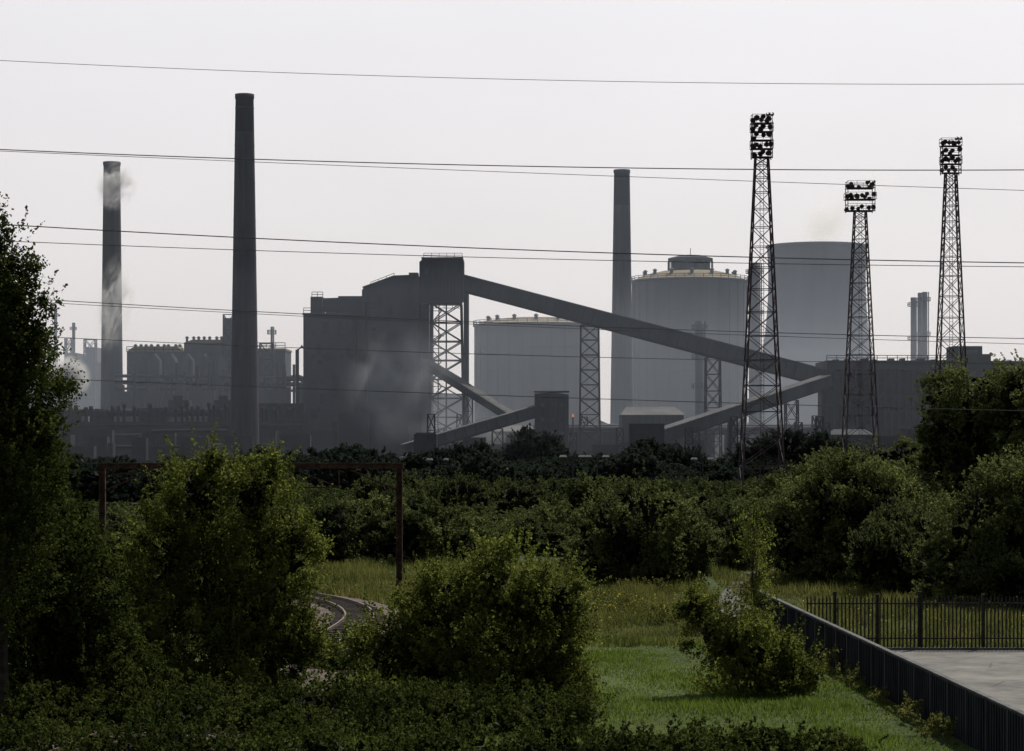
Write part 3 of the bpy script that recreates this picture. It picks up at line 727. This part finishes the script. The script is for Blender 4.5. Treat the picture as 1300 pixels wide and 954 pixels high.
def tree(name, lobes_px, d, mat, shoots, per, leaf, Ls, seed, up=0.7, clump=60, spread=0.22, core=0.0, trunk=True, tr=0.12, inner=0.45, base=None, cs=None, sprigs=0, sl=1.1):
    k=d/3000; rnd=random.Random(seed)
    lobes=[]
    for px,py,rx,ry in lobes_px:
        lobes.append(((U(px,d),d+rnd.uniform(-0.4,0.4)*rx*k,V(py,d)),(rx*k,rx*k*0.85,ry*k)))
    bx=base if base is not None else sum(l[0][0] for l in lobes)/len(lobes)
    e=bpy.data.objects.new(name,None); e.location=(bx,d,0); S.collection.objects.link(e)
    lobes=[((c[0]-bx,c[1]-d,c[2]),r) for c,r in lobes]
    P,s,rng,cc=leafcloud(lobes,shoots,per,leaf,Ls,seed,up,clump,spread,inner)
    me=quads_mesh('leaves',P,s,rng,0.62,M[mat]); o=bpy.data.objects.new('leaves',me); S.collection.objects.link(o); o.parent=e
    if sprigs:
        P,s,rng,c2=leafcloud(lobes,sprigs,26,leaf*0.92,sl,seed+9,1.5,70,0.12,0.85,0.05,True)
        me=quads_mesh('sprigs',P,s,rng,0.62,M[mat]); o=bpy.data.objects.new('sprigs',me); S.collection.objects.link(o); o.parent=e
    if core>0:
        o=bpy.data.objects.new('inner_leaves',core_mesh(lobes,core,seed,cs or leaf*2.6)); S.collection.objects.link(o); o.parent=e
    if trunk:
        pt=Part('limbs','bark',True)
        top=max(lobes,key=lambda l:l[0][2]); tp=Vector(top[0])+Vector((0,0,top[1][2]*0.8))
        pts=[Vector((0,0,0)).lerp(tp,t)+Vector((rnd.uniform(-.1,.1),rnd.uniform(-.1,.1),0))*(t>0) for t in (0,.2,.4,.6,.8,1)]
        pt.tube(pts,[tr,tr*.85,tr*.65,tr*.45,tr*.28,0.012],7)
        for i in range(0,len(cc),max(1,len(cc)//45)):
            t=Vector(cc[i])
            if t.z<tp.z*0.25: continue
            z=max(0.2,min(t.z*rnd.uniform(.55,.8),tp.z*0.85)); a=Vector((0,0,0)).lerp(tp,z/tp.z)
            mid=a.lerp(t,0.5)+Vector((0,0,-0.08*(t-a).length)); pt.tube([a,mid,t],[tr*.22,tr*.14,0.008],5)
        me=bpy.data.meshes.new('limbs'); me.from_pydata([tuple(v) for v in pt.v],[],pt.f); me.materials.append(M['bark'])
        o=bpy.data.objects.new('limbs',me); S.collection.objects.link(o); o.parent=e
    return e
tree('poplar_tree',[(14,335,26,48),(22,405,42,62),(20,490,54,80),(15,590,66,90),(-25,450,60,150),(-20,700,100,120),(48,560,30,46),(40,470,34,40)],72,'left',4000,22,0.11,0.7,11,1.1,44,0.13,0.2,True,0.2,0.35,base=U(5,72),cs=0.2,sprigs=360,sl=0.9)
tree('hedgerow_shrub',[(50,700,75,80),(105,775,60,75),(30,820,110,95),(110,870,90,70),(20,610,52,60)],76,'left',5200,24,0.115,0.55,12,0.7,60,0.15,0.7,True,0.1,0.45,sprigs=350,sl=0.8)
tree('birch_tree',[(250,635,42,58),(322,635,42,50),(215,725,55,80),(292,745,78,90),(365,695,38,66),(165,800,50,70),(250,850,100,80),(360,840,55,65),(340,770,58,80),(170,880,70,60),(300,900,110,50)],82,'birch',5600,23,0.115,0.7,13,1.1,30,0.11,0.55,True,0.1,0.45,sprigs=1100,sl=1.35)
tree('birch_tree',[(560,770,52,58),(640,748,58,56),(600,840,120,75),(500,835,50,56),(705,835,52,65),(700,765,42,42),(560,890,120,50),(680,890,70,45)],82,'birch',4600,23,0.115,0.65,14,1.05,30,0.11,0.58,True,0.08,0.45,sprigs=1000,sl=1.2)
tree('birch_sapling',[(905,805,36,40),(955,835,48,42),(1000,850,36,34),(880,772,16,20),(960,890,75,35)],84,'birch',1800,22,0.105,0.5,15,1.0,26,0.14,0.35,True,0.05,0.35,sprigs=360,sl=1.0)
tree('birch_sapling',[(957,700,14,50),(960,770,20,40),(955,655,7,20)],86,'birch',260,16,0.095,0.5,16,0.5,18,0.2,0,True,0.04,0.1,base=U(958,86))
tree('bramble_thicket',[(60,930,120,60),(220,930,110,55),(400,925,120,55),(560,925,110,52),(690,925,75,46)],73,'left',5600,20,0.115,0.45,17,0.8,60,0.18,0.75,False,sprigs=300,sl=0.6)
tree('bramble_thicket',[(20,985,130,55),(170,980,120,60),(270,980,110,62),(790,965,70,30),(880,965,80,34),(980,965,70,38),(1060,972,50,38),(700,960,70,40),(560,975,120,44),(400,975,120,48)],67,'left',6000,20,0.115,0.4,41,0.7,50,0.18,0.8,False,sprigs=250,sl=0.5)
tree('hawthorn_bush',[(320,735,60,55),(200,735,60,45),(100,745,60,45),(150,790,90,50)],108,'left',3000,20,0.14,0.6,19,0.6,50,0.16,0.7,True,0.1)
tree('hawthorn_bush',[(440,848,50,36),(400,875,60,40)],93,'left',1300,20,0.12,0.5,33,0.6,50,0.16,0.7,True,0.05)
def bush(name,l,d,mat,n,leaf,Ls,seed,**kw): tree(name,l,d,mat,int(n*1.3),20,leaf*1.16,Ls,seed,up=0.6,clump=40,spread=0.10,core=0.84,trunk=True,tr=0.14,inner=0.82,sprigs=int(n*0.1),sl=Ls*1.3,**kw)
bush('willow_bush',[(815,672,70,58),(765,695,42,48),(862,700,38,50),(815,715,72,40)],148,'willow',3000,0.15,0.75,21)
bush('willow_bush',[(450,680,55,42),(525,672,58,38),(580,700,38,38),(410,695,38,40),(490,715,80,35)],175,'willow',2800,0.18,0.9,22)
bush('willow_bush',[(648,692,45,28),(705,680,36,34),(620,705,40,25)],192,'willow',1500,0.18,0.8,23)
bush('willow_bush',[(1090,648,84,60),(1020,680,55,55),(1165,690,60,55),(1095,710,110,42)],148,'willow',3800,0.15,0.9,24)
bush('willow_bush',[(975,665,40,34),(1010,640,45,34),(1055,618,45,34)],205,'willow',1700,0.2,0.9,25)
bush('ash_tree',[(1240,532,68,62),(1320,525,80,68),(1192,556,32,38),(1270,600,100,60),(1350,560,90,80),(1215,600,40,40)],215,'willow',4600,0.21,1.1,26)
bush('willow_bush',[(1262,678,66,72),(1335,668,70,85),(1205,725,40,34),(1300,730,80,40)],128,'willow',3400,0.14,0.9,27)
bush('willow_bush',[(1150,596,56,32),(1085,600,50,30),(1195,620,60,40),(1130,625,80,30)],240,'willow',2200,0.24,1.0,28)
bush('alder_tree',[(678,575,32,26),(660,590,24,20),(700,592,22,20)],440,'far',900,0.4,1.6,29)
bush('alder_tree',[(1000,576,40,22),(960,588,30,18),(1040,575,30,20)],400,'far',900,0.4,1.6,30)
bush('alder_tree',[(560,592,34,16),(600,588,26,20)],380,'far',800,0.38,1.5,34)
bush('alder_tree',[(860,590,34,16),(820,586,24,18)],390,'far',800,0.38,1.5,35)
bush('willow_bush',[(400,672,40,38),(350,690,50,35)],200,'shrub',1300,0.2,0.9,31)
bush('willow_bush',[(935,700,22,26),(905,722,20,22)],165,'willow',600,0.17,0.6,32)
variants={}
for key,mat in (('near','shrub'),('far','far')):
    L_=[]
    for i in range(5):
        rnd=random.Random(50+i); lobes=[((rnd.uniform(-1.8,1.8),rnd.uniform(-1.5,1.5),rnd.uniform(1.3,2.9)),(rnd.uniform(1.2,2.2),rnd.uniform(1.3,2.1),rnd.uniform(1.2,1.9))) for _ in range(5)]
        P,s,rng,cc=leafcloud(lobes,700,14,0.25 if key=='near' else 0.36,0.8,60+i,0.8,40,0.12,0.8)
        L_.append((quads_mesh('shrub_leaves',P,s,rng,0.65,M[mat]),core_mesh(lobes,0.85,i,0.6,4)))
    variants[key]=L_
def belt(name,pts,key):
    e=bpy.data.objects.new(name,None); S.collection.objects.link(e)
    for (x,y,sc,sz) in pts:
        lv,cm=random.choice(variants[key]); rz=random.uniform(0,6.28)
        for nm,me in (('shrub_crown',lv),('shrub_inner',cm)):
            o=bpy.data.objects.new(nm,me); o.location=(x,y,0); o.scale=(sc,sc,sz); o.rotation_euler[2]=rz; o.parent=e; S.collection.objects.link(o)
near=[];far=[]
rnd=random.Random(99)
tries=0
while len(near)<330 and tries<9000:
    tries+=1
    y=rnd.uniform(118,300); px=rnd.uniform(-120,1420)
    if y<172 and px<990: continue
    if y<130 and px>=990: continue
    x=U(px,y)
    if min((Vector((x,y))-q).length for q in line[::6])<5.5: continue
    if min(math.hypot(x-a,y-b) for a,b in pp)<4 and y<190: continue
    top_py=602 if y>230 else 634
    if px<210: top_py=640
    hmax=V(top_py+rnd.uniform(0,40),y); sc=rnd.uniform(0.7,1.25); sz=min(1.3,max(0.35,hmax/4.6))
    near.append((x,y,sc,sz))
for i in range(430):
    y=rnd.uniform(300,540); px=rnd.uniform(-100,1420); x=U(px,y)
    w_=mnoise.noise(Vector((px*0.012,y*0.01,3)))
    hmax=V(590-22*w_+rnd.uniform(-10,14),y)
    far.append((x,y,rnd.uniform(1.1,2.0),max(0.4,min(2.1,hmax/4.6))))
belt('shrub_belt',near,'near'); belt('distant_tree_belt',far,'far')
def grass(name,n,xr,yr,h,w,mat,seed,test):
    rng=np.random.default_rng(seed); x=rng.uniform(*xr,n); y=rng.uniform(*yr,n)
    keep=test(x,y); x=x[keep]; y=y[keep]; n=len(x)
    pat=np.array([mnoise.noise(Vector((a*0.35,b*0.22,seed))) for a,b in zip(x,y)])
    hh=h*(0.5+rng.random(n))*np.clip(1+pat*1.6,0.3,2.2); a=rng.uniform(0,6.28,n)
    dx=np.cos(a)*w; dy=np.sin(a)*w; lx=rng.normal(size=n)*hh*0.3; ly=rng.normal(size=n)*hh*0.3
    v=np.zeros((n,3,3)); v[:,0]=np.stack([x-dx,y-dy,0*x],1); v[:,1]=np.stack([x+dx,y+dy,0*x],1); v[:,2]=np.stack([x+lx,y+ly,hh],1)
    me=bpy.data.meshes.new(name); me.vertices.add(3*n); me.vertices.foreach_set('co',v.reshape(-1).astype(np.float32))
    me.loops.add(3*n); me.loops.foreach_set('vertex_index',np.arange(3*n,dtype=np.int32)); me.polygons.add(n)
    me.polygons.foreach_set('loop_start',np.arange(0,3*n,3,dtype=np.int32)); me.polygons.foreach_set('loop_total',np.full(n,3,dtype=np.int32))
    me.update(calc_edges=True); me.materials.append(M[mat]); o=bpy.data.objects.new(name,me); S.collection.objects.link(o)
LX=np.array([p.x for p in line[::4]]); LY=np.array([p.y for p in line[::4]])
def clear(x,y,r=2.4):
    k=np.ones(len(x),bool)
    for a,b in zip(LX,LY): k&=((x-a)**2+(y-b)**2)>r*r
    for (a,b),(c,d_) in zip(pp[:-1],pp[1:]):
        for t in np.linspace(0,1,8): k&=((x-(a+(c-a)*t))**2+(y-(b+(d_-b)*t))**2)>0.6
    return k
grass('lawn_grass',80000,(-8,13.5),(64,108),0.11,0.022,'grass',1,lambda x,y: clear(x,y)&(x<13.9-(y-60)*0.032-0.2))
grass('meadow_grass',120000,(-14,34),(100,172),0.38,0.03,'dry',2,lambda x,y: clear(x,y)&(((x<11.8)&(y>103))|((x>13)&(y>102.2))|((x<3)&(y>100))))
rng=np.random.default_rng(5); fx=np.concatenate([rng.normal(6,2.5,500),rng.uniform(12,30,350)]); fy=np.concatenate([rng.normal(125,6,500),rng.uniform(106,130,350)])
kp=clear(fx,fy)&(fy>109); fx=fx[kp]; fy=fy[kp]; C=np.stack([fx,fy,rng.uniform(0.3,0.6,len(fx))],1)
me=quads_mesh('wildflowers',C,np.full(len(fx),0.09),rng,0.9,M['flower']); o=bpy.data.objects.new('wildflowers',me); S.collection.objects.link(o)
wl=[]
rr=random.Random(4)
for i in range(26):
    y=rr.uniform(100,140); q=min(line,key=lambda p:abs(p.y-y)); wl.append(((q.x+rr.choice((-1,1))*rr.uniform(3.2,5.0),y,0.25),(0.7,0.7,rr.uniform(.3,.6))))
for i in range(40):
    y=rr.uniform(70,116); wl.append(((12.1+(116-y)*0.0321-0.35-rr.uniform(0,.5),y,0.15),(0.35,0.8,rr.uniform(.2,.6))))
for i in range(30):
    wl.append(((rr.uniform(0.5,11),rr.uniform(104,140),0.2),(rr.uniform(.5,1.4),0.8,rr.uniform(.3,.9))))
P,s,rng,cc=leafcloud(wl,3000,14,0.12,0.35,77,0.8,14,0.2,0.4)
me=quads_mesh('weeds',P,s,rng,0.5,M['dry']); o=bpy.data.objects.new('weeds',me); S.collection.objects.link(o)

# ---------------------------------------------------------------- haze, smoke, steam (real volumes)
def haze(name,x0,x1,y0,y1,z0,z1,dens,g_=0.45,col=(1,1,1)):
    m,nt,o=newmat(name); v=nt.nodes.new('ShaderNodeVolumeScatter'); v.inputs['Density'].default_value=dens; v.inputs['Anisotropy'].default_value=g_; v.inputs['Color'].default_value=(*col,1)
    nt.links.new(v.outputs[0],o.inputs['Volume']); M[name]=m
    O=Obj(name); O.part(name,name).box(x0,x1,y0,y1,z0,z1); O.done()
haze('haze_air',-1200,1200,400,2200,-1,165,1.8e-4,0.4,(0.74,0.84,1.0))
haze('low_smog',-600,600,548,1090,-0.5,50,3.4e-4,0.4,(0.76,0.85,1.0))
def plume(name,px,py,d,rx,ry,dens,col,scale=2.0,rot=0.0,lo=0.45,hi=0.65,dy=0.7):
    m,nt,o=newmat(name+'_vol'); N=nt.nodes; L=nt.links
    v=N.new('ShaderNodeVolumeScatter'); v.inputs['Color'].default_value=(*col,1); v.inputs['Anisotropy'].default_value=0.3
    tc=N.new('ShaderNodeTexCoord'); ln=N.new('ShaderNodeVectorMath'); ln.operation='LENGTH'; L.new(tc.outputs['Object'],ln.inputs[0])
    f=N.new('ShaderNodeMapRange'); f.interpolation_type='SMOOTHSTEP'; f.inputs['From Min'].default_value=0.15; f.inputs['From Max'].default_value=1.0; f.inputs['To Min'].default_value=1.0; f.inputs['To Max'].default_value=0.0; L.new(ln.outputs['Value'],f.inputs['Value'])
    n=N.new('ShaderNodeTexNoise'); n.inputs['Scale'].default_value=scale; n.inputs['Detail'].default_value=4; n.inputs['Distortion'].default_value=0.8; L.new(tc.outputs['Object'],n.inputs['Vector'])
    r=N.new('ShaderNodeMapRange'); r.inputs['From Min'].default_value=lo; r.inputs['From Max'].default_value=hi; L.new(n.outputs['Fac'],r.inputs['Value'])
    a=N.new('ShaderNodeMath'); a.operation='MULTIPLY'; L.new(f.outputs[0],a.inputs[0]); L.new(r.outputs[0],a.inputs[1])
    b=N.new('ShaderNodeMath'); b.operation='MULTIPLY'; L.new(a.outputs[0],b.inputs[0]); b.inputs[1].default_value=dens
    L.new(b.outputs[0],v.inputs['Density']); L.new(v.outputs[0],o.inputs['Volume'])
    bm=bmesh.new(); bmesh.ops.create_icosphere(bm,subdivisions=3,radius=1.0); me=bpy.data.meshes.new(name); bm.to_mesh(me); bm.free(); me.materials.append(m)
    ob=bpy.data.objects.new(name,me); k=d/3000; ob.location=(U(px,d),d,V(py,d)); ob.scale=(rx*k,rx*k*dy,ry*k); ob.rotation_euler[1]=rot; S.collection.objects.link(ob)
plume('smoke_plume',515,490,624,95,95,0.075,(0.74,0.8,0.9),1.5,0,0.38,0.68)
plume('smoke_plume',600,545,606,130,38,0.06,(0.74,0.8,0.9),1.6,0,0.35,0.65,0.12)
plume('smoke_plume',1050,285,1290,44,46,0.14,(0.40,0.40,0.46),1.8,0.5,0.30,0.58)
plume('smoke_plume',1095,240,1290,60,26,0.06,(0.45,0.45,0.5),2.0,-0.5,0.30,0.58)
plume('steam_plume',148,235,738,32,38,0.9,(1,1,1),1.9,0.4,0.44,0.60,0.45)
plume('steam_plume',146,385,738,30,70,0.8,(1,1,1),2.1,0.15,0.47,0.62,0.45)
plume('steam_plume',84,480,700,34,32,1.6,(1,1,1),1.5,0,0.34,0.55)
m,nt,o=newmat('flame'); em=nt.nodes.new('ShaderNodeEmission'); em.inputs['Color'].default_value=(1,0.3,0.2,1); em.inputs['Strength'].default_value=0.5
nt.links.new(em.outputs[0],o.inputs['Surface']); M['flame']=m
d=596; O=Obj('gas_flare'); O.part('pipe','dark',True).lathe(U(727.5,d),d,[(0.2,0),(0.2,V(530,d))],8)
O.part('flame','flame',True).lathe(U(727.5,d),d,[(0.12,V(530,d)),(0.3,V(528.5,d)),(0.22,V(527,d)),(0.03,V(525,d))],10); O.done()
